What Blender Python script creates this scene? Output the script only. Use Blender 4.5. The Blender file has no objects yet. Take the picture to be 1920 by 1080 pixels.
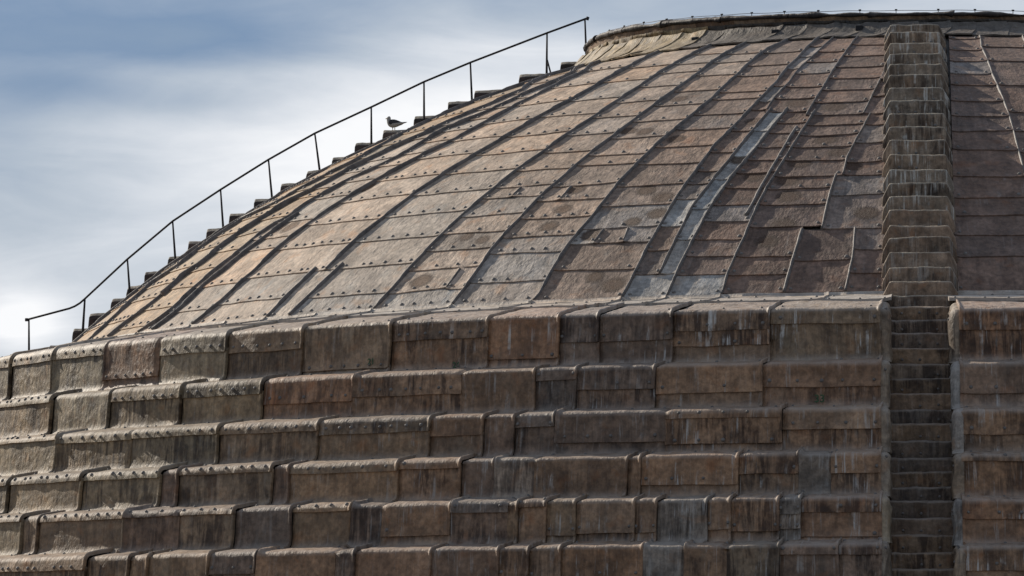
import bpy, math, random
import numpy as np

# ------------------------------------------------------------------ camera, sky, sun
scene = bpy.context.scene
COL = scene.collection
def srad(d): return math.radians(d)

cam_data = bpy.data.cameras.new('camera')
cam = bpy.data.objects.new('camera', cam_data); COL.objects.link(cam)
cam.location = (0, -90, 0)
from mathutils import Matrix, Vector
YAW, PITCH, ROLL = 0.084586, 0.085480, -0.001370
cam.rotation_mode = 'XYZ'
M = Matrix.Rotation(YAW, 4, 'Z') @ Matrix.Rotation(PITCH, 4, 'X') @ Matrix.Rotation(math.pi/2, 4, 'X') @ Matrix.Rotation(ROLL, 4, 'Z')
cam.rotation_euler = M.to_euler()
cam_data.sensor_width = 36; cam_data.lens = 9000/1920*36
cam_data.clip_start = 0.5; cam_data.clip_end = 20000
scene.camera = cam

SUN_AZ, SUN_EL = 51.0, 31.0          # degrees left of the viewing axis (+Y), and up
world = bpy.data.worlds.new('World'); scene.world = world; world.use_nodes = True
def build_sky():
    nt = world.node_tree; N = nt.nodes; L = nt.links; N.clear()
    out = N.new('ShaderNodeOutputWorld'); bg = N.new('ShaderNodeBackground')
    sky = N.new('ShaderNodeTexSky'); sky.sky_type = 'NISHITA'; sky.sun_disc = False
    sky.sun_elevation = srad(SUN_EL); sky.sun_rotation = srad(-SUN_AZ)
    sky.air_density = 1.0; sky.dust_density = 1.5
    tc = N.new('ShaderNodeTexCoord')
    # thin cloud veils: azimuth / elevation space so they lie in level bands
    sep = N.new('ShaderNodeSeparateXYZ'); L.new(tc.outputs['Generated'], sep.inputs[0])
    def math_(op, a, b=None, clamp=False):
        m = N.new('ShaderNodeMath'); m.operation = op; m.use_clamp = clamp
        for i, v in enumerate((a, b)):
            if v is None: continue
            if isinstance(v, (int, float)): m.inputs[i].default_value = v
            else: L.new(v, m.inputs[i])
        return m.outputs[0]
    az = math_('ARCTAN2', sep.outputs[0], sep.outputs[1])
    el = math_('ARCSINE', sep.outputs[2])
    def noise(sx, sy, off, scale, detail, rough, dist=0.0):
        c = N.new('ShaderNodeCombineXYZ')
        L.new(math_('MULTIPLY', az, sx), c.inputs[0]); L.new(math_('MULTIPLY', el, sy), c.inputs[1]); c.inputs[2].default_value = off
        n = N.new('ShaderNodeTexNoise'); L.new(c.outputs[0], n.inputs['Vector'])
        n.inputs['Scale'].default_value = scale; n.inputs['Detail'].default_value = detail
        n.inputs['Roughness'].default_value = rough; n.inputs['Distortion'].default_value = dist
        return n.outputs['Fac']
    big = noise(1.0, 1.6, SKY_OFF[0], 9.0, 2.0, .5, .3)
    wisp = noise(1.0, 4.2, SKY_OFF[1], 17.0, 5.0, .55, .6)
    fine = noise(1.0, 2.6, SKY_OFF[2], 60.0, 6.0, .6, .4)
    def bank(a, e, wa, we, k):            # one soft cloud bank: centre azimuth / elevation (deg), half widths (deg)
        x = math_('DIVIDE', math_('SUBTRACT', az, srad(a)), srad(wa)); y = math_('DIVIDE', math_('SUBTRACT', el, srad(e)), srad(we))
        d = math_('ADD', math_('MULTIPLY', x, x), math_('MULTIPLY', y, y))
        return math_('MULTIPLY', math_('POWER', 2.718, math_('MULTIPLY', d, -1.0)), k)
    cov = math_('ADD', math_('MULTIPLY', math_('SUBTRACT', big, .5), .55), math_('MULTIPLY', math_('SUBTRACT', wisp, .5), .50))
    cov = math_('ADD', cov, math_('MULTIPLY', math_('SUBTRACT', fine, .5), .14))
    cov = math_('ADD', cov, .42)
    for b in BANKS: cov = math_('ADD', cov, bank(*b))
    ramp = N.new('ShaderNodeValToRGB'); ramp.color_ramp.interpolation = 'LINEAR'
    cr = ramp.color_ramp; cr.elements[0].position = .10; cr.elements[0].color = CLEAR
    cr.elements[1].position = .95; cr.elements[1].color = CLOUD_WHITE
    e = cr.elements.new(.5); e.color = VEIL
    L.new(cov, ramp.inputs[0])
    sc_ = N.new('ShaderNodeVectorMath'); sc_.operation = 'SCALE'; L.new(ramp.outputs[0], sc_.inputs[0]); sc_.inputs['Scale'].default_value = 13.2
    mixc = N.new('ShaderNodeMixRGB'); L.new(math_('ADD', math_('MULTIPLY', cov, .5), .55, True), mixc.inputs[0])
    L.new(sky.outputs[0], mixc.inputs[1]); L.new(sc_.outputs[0], mixc.inputs[2])
    L.new(mixc.outputs[0], bg.inputs[0]); bg.inputs[1].default_value = SKY_STRENGTH
    L.new(bg.outputs[0], out.inputs[0])
SKY_STRENGTH = 0.075
SKY_OFF = (3.1, 7.7, 1.3)
CLEAR, VEIL, CLOUD_WHITE = (.065, .18, .41, 1), (.47, .54, .65, 1), (.97, .98, 1.0, 1)
BANKS = [(-5.5, 6.2, 11.0, 4.2, .20), (-11.5, 8.2, 4.0, 1.5, -.30), (-5.2, 6.6, 3.0, 1.25, .50), (-8.9, 7.85, 2.2, .30, -.38), (-10.4, 7.30, 1.0, .20, -.22), (-9.0, 7.12, 1.4, .20, -.16), (-7.2, 8.35, 3.0, .35, -.14), (-10.75, 4.50, .55, .42, .42), (0.5, 8.2, 3.0, 1.2, .12), (-10.5, 5.6, 1.0, .8, -.10)]
build_sky()
sun_d = bpy.data.lights.new('sun', 'SUN'); sun = bpy.data.objects.new('sun', sun_d); COL.objects.link(sun)
sun_d.energy = 5.0; sun_d.angle = srad(0.5); sun_d.color = (1.0, .91, .78)
sdir = Vector((-math.sin(srad(SUN_AZ))*math.cos(srad(SUN_EL)), math.cos(srad(SUN_AZ))*math.cos(srad(SUN_EL)), math.sin(srad(SUN_EL))))
sun.rotation_euler = sdir.to_track_quat('Z', 'Y').to_euler(); sun.location = sdir*60
scene.view_settings.view_transform = 'Standard'
scene.view_settings.look = 'None'
scene.view_settings.gamma = 1; scene.view_settings.exposure = 0.0
scene.view_settings.use_curve_mapping = False

# ------------------------------------------------------------------ measured layout (angles in radians, metres)
T = {"SEAM":{"S1":[[0.3357,-1.111],[0.3642,-1.145],[0.4062,-1.1201],[0.4689,-1.0656],[0.4966,-1.0354],[0.516,-1.0263],[0.5317,-1.0519],[0.5489,-1.0749],[0.5731,-1.1013],[0.5878,-1.1651],[0.6047,-1.1638],[0.6275,-1.165],[0.6527,-1.1526],[0.6712,-1.1837],[0.6945,-1.1675],[0.7225,-1.1524],[0.7449,-1.1508]],"S2":[[0.32,-1.0906],[0.3879,-0.897],[0.4242,-0.8917],[0.4509,-0.9198],[0.4763,-0.9242],[0.4972,-0.9545],[0.5234,-0.9738],[0.5376,-0.9888],[0.5555,-0.9945],[0.5788,-1.0283],[0.6053,-1.0411],[0.6236,-1.0499],[0.6367,-1.0484],[0.6614,-1.0373],[0.6749,-1.0525],[0.6961,-1.042],[0.7134,-1.0412],[0.7285,-1.056],[0.7457,-1.0634]],"S3":[[0.2967,-1.0542],[0.3444,-0.8744],[0.3763,-0.8303],[0.3992,-0.8276],[0.4292,-0.83],[0.4512,-0.8332],[0.4759,-0.8648],[0.5158,-0.8587],[0.5353,-0.8776],[0.5526,-0.909],[0.5719,-0.9208],[0.5878,-0.936],[0.61,-0.9345],[0.6153,-0.949],[0.6321,-0.9564],[0.6517,-0.9496],[0.677,-0.954],[0.6999,-0.9529],[0.7228,-0.9485],[0.7357,-0.9572],[0.7462,-0.978]],"S3b":[[0.6208,-0.921],[0.6321,-0.9244],[0.6508,-0.9273],[0.6609,-0.9298],[0.6778,-0.9283],[0.6941,-0.9361],[0.723,-0.9292],[0.7382,-0.9374],[0.7485,-0.9455]],"S4":[[0.2782,-1.0198],[0.3503,-0.807],[0.3954,-0.7739],[0.4303,-0.7699],[0.4686,-0.7618],[0.5023,-0.7725],[0.534,-0.7942],[0.5627,-0.8138],[0.5888,-0.8335],[0.6048,-0.8431],[0.6217,-0.8448],[0.6449,-0.8478],[0.6648,-0.8488],[0.6883,-0.8432],[0.6995,-0.8476],[0.7221,-0.8468],[0.7477,-0.8589]],"S5a":[[0.6956,-0.7235],[0.7245,-0.7275],[0.7484,-0.7274],[0.7515,-0.7336]],"S5b":[[0.6913,-0.6833],[0.7258,-0.6891],[0.7503,-0.6939]],"S5":[[0.2693,-0.7686],[0.3061,-0.7021],[0.3562,-0.6491],[0.4,-0.6303],[0.4388,-0.6265],[0.4723,-0.6333],[0.5043,-0.6441],[0.5363,-0.6561],[0.5639,-0.6719],[0.5946,-0.6862],[0.6254,-0.6931],[0.6578,-0.7005],[0.6945,-0.7022]],"S6":[[0.2632,-0.5377],[0.2838,-0.5515],[0.3241,-0.5293],[0.3544,-0.5233],[0.4199,-0.5092],[0.4545,-0.5086],[0.4851,-0.514],[0.5157,-0.5236],[0.5458,-0.5312],[0.5726,-0.5435],[0.5981,-0.5507],[0.6115,-0.5543],[0.6337,-0.5597],[0.657,-0.5646],[0.701,-0.5701],[0.7255,-0.571],[0.7487,-0.5767]],"S7":[[0.2498,-0.4662],[0.313,-0.4329],[0.3642,-0.4246],[0.4004,-0.417],[0.4377,-0.4176],[0.4692,-0.4229],[0.5045,-0.432],[0.5286,-0.4369],[0.5569,-0.4474],[0.5732,-0.4529],[0.5996,-0.4593],[0.6187,-0.4663],[0.6443,-0.4692],[0.6665,-0.4732],[0.6866,-0.476],[0.7226,-0.4757],[0.7472,-0.478]],"S8":[[0.295,-0.3264],[0.3378,-0.3356],[0.4101,-0.3278],[0.4637,-0.3283],[0.491,-0.335],[0.5188,-0.3448],[0.5472,-0.3548],[0.5738,-0.3614],[0.6026,-0.3683],[0.632,-0.3715],[0.6615,-0.3765],[0.6798,-0.381],[0.7105,-0.3836],[0.7409,-0.3841],[0.7522,-0.3886]],"S9":[[0.2736,-0.2486],[0.3065,-0.2432],[0.369,-0.237],[0.3977,-0.2403],[0.4362,-0.2382],[0.4697,-0.2434],[0.4906,-0.2489],[0.5272,-0.2583],[0.5526,-0.2686],[0.5903,-0.2733],[0.6254,-0.2807],[0.6445,-0.2828],[0.6635,-0.2842],[0.6895,-0.2874],[0.7142,-0.2887],[0.7419,-0.2905],[0.7533,-0.2921]],"S10u":[[0.3155,-0.207],[0.3557,-0.2073],[0.4019,-0.2153],[0.4374,-0.2152],[0.4707,-0.2222],[0.4909,-0.2232]],"S10":[[0.4922,-0.2168],[0.5305,-0.226],[0.5693,-0.2345],[0.6038,-0.2459],[0.6434,-0.2565],[0.6678,-0.2578],[0.7206,-0.261]],"S11":[[0.4953,-0.1927],[0.5233,-0.2001],[0.5492,-0.2062],[0.5718,-0.213],[0.6046,-0.2248],[0.6463,-0.2347],[0.6873,-0.2396],[0.7229,-0.2438],[0.7445,-0.2454],[0.7536,-0.2457]],"S12u":[[0.2915,-0.1425],[0.3656,-0.1462],[0.4403,-0.15],[0.5046,-0.159]],"S12":[[0.496,-0.1475],[0.535,-0.1562],[0.5768,-0.1656],[0.6175,-0.1755],[0.6397,-0.1791],[0.6832,-0.1837],[0.7051,-0.1881],[0.7255,-0.1904],[0.7436,-0.1901],[0.7538,-0.1923]],"S12s":[[0.5993,-0.1796],[0.6173,-0.1826],[0.6395,-0.186],[0.6627,-0.1913],[0.683,-0.1907],[0.7031,-0.1914]],"S13u":[[0.3895,-0.0503],[0.4319,-0.0589],[0.474,-0.0684],[0.507,-0.0753]],"S13a":[[0.5043,-0.0649],[0.5487,-0.0787],[0.5805,-0.0864],[0.6048,-0.088]],"S13b":[[0.5992,-0.0953],[0.6297,-0.0987],[0.6417,-0.0999],[0.6721,-0.1017]],"S14":[[0.6802,-0.1234],[0.7096,-0.126],[0.7455,-0.129]],"S15":[[0.6727,-0.066],[0.7118,-0.0658],[0.7453,-0.0692]],"S16":[[0.2235,0.194],[0.3439,0.1423],[0.4216,0.1331],[0.4765,0.1331],[0.521,0.1321],[0.551,0.1307],[0.5884,0.1298]],"S17":[[0.2241,0.3266],[0.3142,0.2592]]},"SHORT":[[[0.6992,-0.5009],[0.728,-0.5005]],[[0.6011,-0.5079],[0.6137,-0.5098]],[[0.602,-0.4331],[0.6228,-0.4351]],[[0.6641,-0.3496],[0.6817,-0.3526]],[[0.6667,-0.3202],[0.6838,-0.3186]]],"LAP":{"G0":[0.3819,0.4438,0.4947,0.5344,0.5629,0.5798,0.612,0.6474,0.6696,0.6962,0.7241],"G1":[0.3871,0.4283,0.4602,0.4847,0.5098,0.5357,0.5549,0.5761,0.5913,0.6147,0.6335,0.6598,0.6803,0.6988,0.7248],"G2":[0.3982,0.4328,0.4608,0.4868,0.4974,0.5201,0.5386,0.5618,0.5742,0.5855,0.6032,0.6239,0.6462,0.6706,0.6931,0.7174,0.7383],"G3":[0.3735,0.4161,0.4366,0.4592,0.4797,0.4997,0.5195,0.5385,0.56,0.5836,0.5947,0.6161,0.6387,0.654,0.6645,0.6978,0.728,0.7426],"G4":[0.3083,0.3492,0.3984,0.4387,0.475,0.5063,0.5347,0.5671,0.5962,0.6286,0.6598,0.6904,0.7246],"G5":[0.3088,0.3612,0.4017,0.4436,0.4769,0.5111,0.5411,0.5699,0.5997,0.629,0.6298,0.6612,0.6944,0.7283],"G6":[0.335,0.3651,0.3911,0.4247,0.4586,0.4887,0.519,0.5483,0.5753,0.5998,0.6146,0.6382,0.6602,0.6816,0.7038,0.7292],"G7":[0.343,0.3701,0.4059,0.4424,0.4722,0.5019,0.5313,0.5589,0.5741,0.6033,0.6238,0.6476,0.6705,0.6907,0.724],"G8":[0.3473,0.3865,0.4134,0.4507,0.4663,0.4966,0.5223,0.5515,0.578,0.6088,0.6361,0.6649,0.6837,0.7149,0.7438],"G9u":[0.4014,0.4429,0.4757],"G9":[0.5298,0.5644,0.5924,0.6107,0.631,0.666,0.6949],"G9b":[0.7437],"G10":[0.5714,0.605,0.6452],"G11u":[0.3528,0.3852,0.4148,0.4464,0.4713],"G11":[0.5185,0.536,0.5595,0.5784,0.5971,0.6188,0.641,0.6621,0.6844,0.7038,0.7247,0.7452],"G12u":[0.3327,0.3687,0.401,0.4293,0.4559,0.4814],"G12":[0.5235,0.5408,0.5607,0.5813],"G12b":[0.6215,0.6422],"G12c":[0.6827,0.7058,0.7263,0.7448],"G13u":[0.3568,0.3966,0.437,0.4721],"G13a":[0.5257,0.5552,0.585],"G13b":[0.6316,0.6423],"G14s":[0.7114],"G15s":[0.6998,0.7269],"G14":[0.2635,0.3137,0.3552,0.3894,0.4218,0.4494,0.4832,0.5117,0.5379,0.5683,0.6079,0.6371,0.6599,0.6841,0.693,0.7091,0.7211],"G15":[0.2942,0.3883,0.4488,0.5044,0.5376]},"EDGE":{"e206":0.4922,"e516":0.7226,"e219":0.5056,"e333":0.6041,"e419":0.6707,"e429":0.6745,"e550":0.7465,"e507":0.6944,"e213":0.4978},"RING":{"1":[[-1.1932,"t",[0.25]],[-1.0021,"t",[0.22]],[-0.9091,"t",[0.22]],[-0.8169,"t",[0.22]],[-0.7361,"r",[0.78]],[-0.6459,"t",[0.36]],[-0.5569,"o",[0.42]],[-0.4635,"o",[0.9]],[-0.3688,"b",[0.36]],[-0.3035,"r",[0.82]],[-0.2678,"d",[0.52]],[-0.2041,"d",[0.52]],[-0.1216,"b",[0.36,0.66]],[-0.0288,"o",[0.26]]],"2":[[-1.0306,"t",[0.2]],[-0.8531,"t",[0.14]],[-0.7642,"t",[]],[-0.6684,"t",[0.28]],[-0.5736,"t",[0.3]],[-0.4792,"r",[0.58]],[-0.378,"b",[0.5]],[-0.3116,"b",[]],[-0.2762,"d",[0.25]],[-0.2099,"d",[0.5]],[-0.1232,"b",[0.62]],[-0.0279,"r",[0.52]]],"3":[[-0.9625,"t",[0.1]],[-0.7946,"t",[0.08]],[-0.6972,"t",[0.2]],[-0.5937,"t",[0.18]],[-0.4927,"o",[0.2]],[-0.3892,"o",[0.32]],[-0.3428,"b",[0.45]],[-0.3166,"d",[]],[-0.2825,"d",[0.28]],[-0.1944,"d",[0.7]],[-0.1033,"b",[0.15,0.78]],[-0.0282,"b",[0.45]]],"4":[[-0.9266,"t",[]],[-0.8212,"t",[0.15]],[-0.7202,"t",[0.15]],[-0.6282,"t",[0.15]],[-0.6091,"d",[]],[-0.5138,"o",[0.13]],[-0.4986,"d",[]],[-0.4004,"o",[0.2]],[-0.3473,"b",[0.16]],[-0.3202,"d",[]],[-0.289,"g",[]],[-0.2153,"b",[]],[-0.2051,"b",[]],[-0.1318,"b",[0.7]],[-0.0877,"b",[0.45]],[-0.0642,"g",[]],[-0.0273,"b",[0.45]]],"5":[[-0.8591,"t",[]],[-0.758,"t",[0.1]],[-0.7375,"o",[]],[-0.6366,"o",[0.12]],[-0.5813,"d",[0.1]],[-0.527,"o",[0.1]],[-0.4749,"d",[]],[-0.4227,"o",[0.1]],[-0.3981,"d",[]],[-0.341,"b",[0.75]],[-0.2981,"d",[0.2]],[-0.2891,"o",[]],[-0.2675,"b",[0.1]],[-0.2455,"o",[0.8]],[-0.202,"b",[0.75]],[-0.1857,"b",[0.75]],[-0.149,"g",[]],[-0.1326,"b",[0.7]],[-0.0984,"b",[0.75]],[-0.0834,"g",[0.35,0.7]],[-0.0272,"r",[0.3,0.9]]],"6":[[-0.81,"t",[]],[-0.6476,"o",[0.3]],[-0.6037,"o",[]],[-0.5853,"o",[]],[-0.5275,"o",[]],[-0.4849,"d",[0.5]],[-0.4199,"b",[]],[-0.4035,"d",[]],[-0.344,"r",[]],[-0.2925,"d",[]],[-0.2702,"b",[0.7]],[-0.2469,"b",[0.75]],[-0.1888,"b",[0.75]],[-0.1602,"g",[]],[-0.1314,"b",[]],[-0.0949,"o",[]],[-0.0544,"d",[0.2]],[-0.0299,"d",[0.2]]]},"RK":[18.16,18.76,19.36,19.96,20.56,21.16,21.759999999999998,22.36],"ZK":[5.82,4.965,4.243,3.55,2.881,2.19,1.5,0.82],"CHAN":[[16.95,5.944],[17.15,5.725],[17.35,5.507],[17.55,5.266],[17.75,5.01],[17.95,4.78],[18.15,4.543],[18.35,4.284],[18.55,4.066],[18.75,3.801],[18.95,3.539],[19.15,3.325],[19.35,3.088],[19.55,2.877],[19.75,2.62],[19.95,2.365],[20.15,2.103],[20.35,1.859]],"STEP_F":[[7.383,11.618],[8.024,11.399],[8.826,11.096],[9.473,10.826],[10.017,10.582],[10.533,10.335],[11.093,10.049],[11.603,9.773],[12.09,9.494],[12.54,9.222],[12.959,8.956],[13.383,8.675],[13.793,8.389],[14.139,8.139],[14.467,7.892],[14.779,7.649],[15.135,7.362],[15.384,7.154],[15.688,6.893],[15.978,6.634],[16.246,6.388],[16.493,6.154]],"STEP_L":[[15.919,6.895],[15.595,7.177],[15.19,7.458],[14.896,7.699],[14.542,7.96],[14.106,8.251],[13.701,8.532],[13.377,8.773],[12.942,9.053],[12.476,9.324],[11.959,9.613],[11.474,9.853],[10.998,10.112],[10.553,10.372],[10.027,10.611],[9.411,10.869],[8.775,11.127],[8.29,11.345],[7.453,11.641],[6.657,11.866]],"POST":[[[-16.769,7.173],[-16.762,6.505]],[[-15.7,7.562],[-15.736,6.935]],[[-14.891,8.307],[-14.845,7.709]],[[-14.03,9.021],[-13.974,8.27]],[[-13.118,9.612],[-13.062,8.842]],[[-12.206,10.173],[-12.131,9.382]],[[-11.325,10.663],[-11.22,9.871]],[[-10.252,11.15],[-10.249,10.4]],[[-9.251,11.618],[-9.249,10.898]],[[-8.372,11.974],[-8.34,11.194]],[[-6.919,12.517],[-6.928,11.747]],[[-6.203,12.773],[-6.173,11.942]]],"RAIL":[[-16.81,7.173],[-15.995,7.381],[-15.893,7.421],[-15.792,7.482],[-15.7,7.562],[-14.891,8.307],[-14.03,9.021],[-13.118,9.612],[-12.206,10.173],[-11.325,10.663],[-10.252,11.15],[-9.251,11.618],[-8.372,11.974],[-6.919,12.517],[-6.143,12.793]],"GULL":[-9.867,-0.3,10.653]}
RS, ZC = 23.5297, -11.0181                    # the cap is a piece of this sphere
TH_TOP, TH_BASE = 0.300, 0.7515
RB, ZB = RS*math.sin(TH_BASE), ZC + RS*math.cos(TH_BASE)
RK, ZK = T['RK'], T['ZK']
rng = np.random.default_rng(11)
random.seed(5)

# ------------------------------------------------------------------ noise
_perm = np.random.default_rng(3).permutation(512).astype(np.int64)
_grad = np.random.default_rng(4).normal(size=(512, 3)); _grad /= np.linalg.norm(_grad, axis=1)[:, None]
def perlin(x, y, z):
    xi, yi, zi = np.floor(x).astype(np.int64), np.floor(y).astype(np.int64), np.floor(z).astype(np.int64)
    xf, yf, zf = x-xi, y-yi, z-zi
    fade = lambda t: t*t*t*(t*(t*6-15)+10)
    u, v, w = fade(xf), fade(yf), fade(zf)
    def g(i, j, k):
        h = _perm[(_perm[(_perm[(xi+i) & 511]+yi+j) & 511]+zi+k) & 511]
        q = _grad[h]
        return q[..., 0]*(xf-i)+q[..., 1]*(yf-j)+q[..., 2]*(zf-k)
    l = lambda a, b, t: a+(b-a)*t
    return l(l(l(g(0,0,0), g(1,0,0), u), l(g(0,1,0), g(1,1,0), u), v), l(l(g(0,0,1), g(1,0,1), u), l(g(0,1,1), g(1,1,1), u), v), w)
def fbm(P, s, octv=3, sx=1.0, seed=0.0):
    a, t, f = 1.0, 0.0, s
    for _ in range(octv):
        t = t + a*perlin(P[..., 0]*f+seed+100, P[..., 1]*f+100, P[..., 2]*f+100); a *= .5; f *= 2.03
    return t

# ------------------------------------------------------------------ materials
def new_mat(name):
    m = bpy.data.materials.new(name); m.use_nodes = True
    nt = m.node_tree; nt.nodes.clear()
    o = nt.nodes.new('ShaderNodeOutputMaterial'); b = nt.nodes.new('ShaderNodeBsdfPrincipled')
    nt.links.new(b.outputs[0], o.inputs[0])
    return m, nt, b
class NB:
    def __init__(s, nt): s.nt, s.N, s.L = nt, nt.nodes, nt.links
    def put(s, sock, v):
        if isinstance(v, (int, float)): sock.default_value = v
        elif isinstance(v, tuple): sock.default_value = v if len(v) == len(sock.default_value) else tuple(v)+(1,)
        else: s.L.new(v, sock)
    def math(s, op, a, b=0.0, c=None, clamp=False):
        m = s.N.new('ShaderNodeMath'); m.operation = op; m.use_clamp = clamp
        s.put(m.inputs[0], a); s.put(m.inputs[1], b)
        if c is not None: s.put(m.inputs[2], c)
        return m.outputs[0]
    def vmul(s, a, b):
        m = s.N.new('ShaderNodeVectorMath'); m.operation = 'MULTIPLY'; s.put(m.inputs[0], a); m.inputs[1].default_value = b; return m.outputs[0]
    def vadd(s, a, b):
        m = s.N.new('ShaderNodeVectorMath'); m.operation = 'ADD'; s.put(m.inputs[0], a); s.put(m.inputs[1], b); return m.outputs[0]
    def noise(s, vec, scale, detail=4.0, rough=.55, dist=0.0):
        n = s.N.new('ShaderNodeTexNoise'); s.L.new(vec, n.inputs['Vector'])
        n.inputs['Scale'].default_value = scale; n.inputs['Detail'].default_value = detail
        n.inputs['Roughness'].default_value = rough; n.inputs['Distortion'].default_value = dist
        return n.outputs['Fac']
    def ramp(s, v, lo, hi, clampv=(0.0, 1.0)):
        n = s.N.new('ShaderNodeMapRange'); n.interpolation_type = 'SMOOTHSTEP'
        s.put(n.inputs[0], v); n.inputs[1].default_value = lo; n.inputs[2].default_value = hi
        n.inputs[3].default_value, n.inputs[4].default_value = clampv
        return n.outputs[0]
    def mix(s, f, a, b, mode='MIX'):
        n = s.N.new('ShaderNodeMixRGB'); n.blend_type = mode
        s.put(n.inputs[0], f); s.put(n.inputs[1], a); s.put(n.inputs[2], b); return n.outputs[0]
    def attr(s, name, kind='GEOMETRY'):
        n = s.N.new('ShaderNodeAttribute'); n.attribute_name = name; n.attribute_type = kind; return n.outputs['Fac']

def lead_material(name, streaky, bump_cm, rough, dust_lit=(.36, .31, .265), pale_c=(.46, .44, .41), pale_lo=.54, oxide_k=.28, spec=.3):
    """Old lead sheet: tint and amount of white runs come from the object's own colour, the rest from its surface coordinates."""
    m, nt, b = new_mat(name); k = NB(nt)
    uvn = k.N.new('ShaderNodeUVMap'); uvn.uv_map = 'UVMap'
    oi = k.N.new('ShaderNodeObjectInfo')
    uv = uvn.outputs[0]
    tint = oi.outputs['Color']; runs = oi.outputs['Alpha']
    mott = k.noise(uv, 2.2, 6, .6, .5)
    mott2 = k.noise(uv, 11.0, 5, .65, .2)
    base = k.mix(1.0, tint, k.mix(k.ramp(mott, .28, .72), (.62, .60, .58, 1), (1.25, 1.23, 1.20, 1)), 'MULTIPLY')
    base = k.mix(1.0, base, k.mix(k.ramp(mott2, .3, .7), (.68, .67, .66, 1), (1.25, 1.23, 1.20, 1)), 'MULTIPLY')
    # grey-blue bare lead against brown oxide
    oxide = k.ramp(k.noise(k.vmul(uv, (1.6, .55, 1)), 1.7, 5, .6, .3), .53, .70)
    base = k.mix(k.math('MULTIPLY', oxide, oxide_k), base, k.mix(1.0, tint, (.78, 1.02, 1.22, 1), 'MULTIPLY'))
    rust = k.ramp(k.noise(k.vadd(uv, (17.3, 4.1, 0)), 2.6, 5, .6, .4), .55, .72)
    base = k.mix(k.math('MULTIPLY', rust, .5), base, k.mix(1.0, tint, (1.12, .74, .46, 1), 'MULTIPLY'))
    # dark run-off, drawn out down the sheet
    rnd = oi.outputs['Random']
    some = k.ramp(rnd, .15, .75, (.35, 1.0))
    dark_a = k.noise(k.vmul(uv, (8.5, .70, 1)), 1.0, 6, .68, .4)
    dark_b = k.noise(k.vadd(k.vmul(uv, (2.6, .55, 1)), (5.5, 2.2, 0)), 1.0, 6, .70, .5)
    dark = k.math('MULTIPLY', k.ramp(dark_a, .42, .57), k.ramp(k.noise(uv, 1.5, 4, .6), .37, .57))
    dark = k.math('MAXIMUM', dark, k.math('MULTIPLY', k.ramp(dark_b, .50, .63), .95))
    base = k.mix(k.math('MULTIPLY', k.math('MULTIPLY', dark, some), .93*streaky), base, k.mix(1.0, base, (.20, .17, .16, 1), 'MULTIPLY'))
    fine = k.math('MULTIPLY', k.ramp(k.noise(k.vmul(uv, (27, 1.8, 1)), 1.0, 5, .7), .48, .66), k.ramp(k.noise(k.vadd(uv, (1.0, 30.0, 0)), 2.0, 3), .42, .62))
    base = k.mix(k.math('MULTIPLY', fine, .36*streaky), base, k.mix(1.0, base, (.40, .36, .34, 1), 'MULTIPLY'))
    # pale runs (lime and droppings): long, of uneven width, gathered in places
    pale_n = k.noise(k.vmul(uv, (13, .55, 1)), 1.0, 7, .74, .45)
    pale = k.math('MULTIPLY', k.ramp(pale_n, pale_lo, pale_lo+.10), k.ramp(k.noise(k.vmul(uv, (1.5, 1.2, 1)), 1.9, 4, .6), .44, .62))
    pale = k.math('MULTIPLY', pale, runs)
    base = k.mix(k.math('MULTIPLY', pale, .8), base, pale_c+(1,))
    # stamped / corroded ovals, with a darker rim
    mk = k.math('ADD', k.attr('mark'), k.math('MULTIPLY', k.math('SUBTRACT', k.noise(uv, 26, 4, .65), .5), .55))
    mfill = k.ramp(mk, .28, .52); mrim = k.math('MULTIPLY', k.ramp(mk, .20, .34), k.ramp(mk, .62, .44))
    speck = k.ramp(k.noise(uv, 75, 3, .7), .40, .60)
    base = k.mix(k.math('MULTIPLY', mfill, k.math('ADD', k.math('MULTIPLY', speck, .3), .7)), base, k.mix(.45, k.mix(1.0, tint, (.50, .36, .25, 1), 'MULTIPLY'), (.085, .048, .028, 1)))
    base = k.mix(k.math('MULTIPLY', mrim, .65), base, (.055, .032, .020, 1))
    # dust and lichen on flat shelves; on stair edges also painted sunlight
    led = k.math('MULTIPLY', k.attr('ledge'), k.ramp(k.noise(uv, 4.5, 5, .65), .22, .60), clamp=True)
    base = k.mix(k.math('MULTIPLY', led, .8), base, k.mix(.6, tint, dust_lit+(1,)))
    k.L.new(base, b.inputs['Base Color'])
    b.inputs['Metallic'].default_value = 0.0
    k.L.new(k.math('ADD', k.math('MULTIPLY', mott2, .22), rough-.11), b.inputs['Roughness'])
    b.inputs['Specular IOR Level'].default_value = spec
    # hammered, dented sheet
    h1 = k.noise(k.vmul(uv, (1.0, .62, 1)), 7.5, 4, .55, .6)
    h2 = k.noise(k.vmul(uv, (1.0, .5, 1)), 19.0, 4, .6, .5)
    h3 = k.noise(uv, 95.0, 3, .6)
    vo = k.N.new('ShaderNodeTexVoronoi'); vo.feature = 'SMOOTH_F1'; vo.inputs['Scale'].default_value = 13.0
    k.L.new(k.vmul(uv, (1.0, .55, 1)), vo.inputs['Vector'])
    patch = k.ramp(k.noise(k.vadd(uv, (3.0, 9.0, 0)), 1.3, 3), .40, .64, (.62, 1.18))
    h = k.math('ADD', k.math('MULTIPLY', h1, .62), k.math('MULTIPLY', h2, .55))
    h = k.math('ADD', h, k.math('MULTIPLY', vo.outputs['Distance'], .16))
    h = k.math('MULTIPLY', h, patch)
    h = k.math('ADD', h, k.math('MULTIPLY', h3, .09))
    h = k.math('ADD', h, k.math('MULTIPLY', mfill, k.math('MULTIPLY', speck, .16)))
    bp = k.N.new('ShaderNodeBump'); bp.inputs['Strength'].default_value = 1.0; bp.inputs['Distance'].default_value = bump_cm*.01
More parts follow.
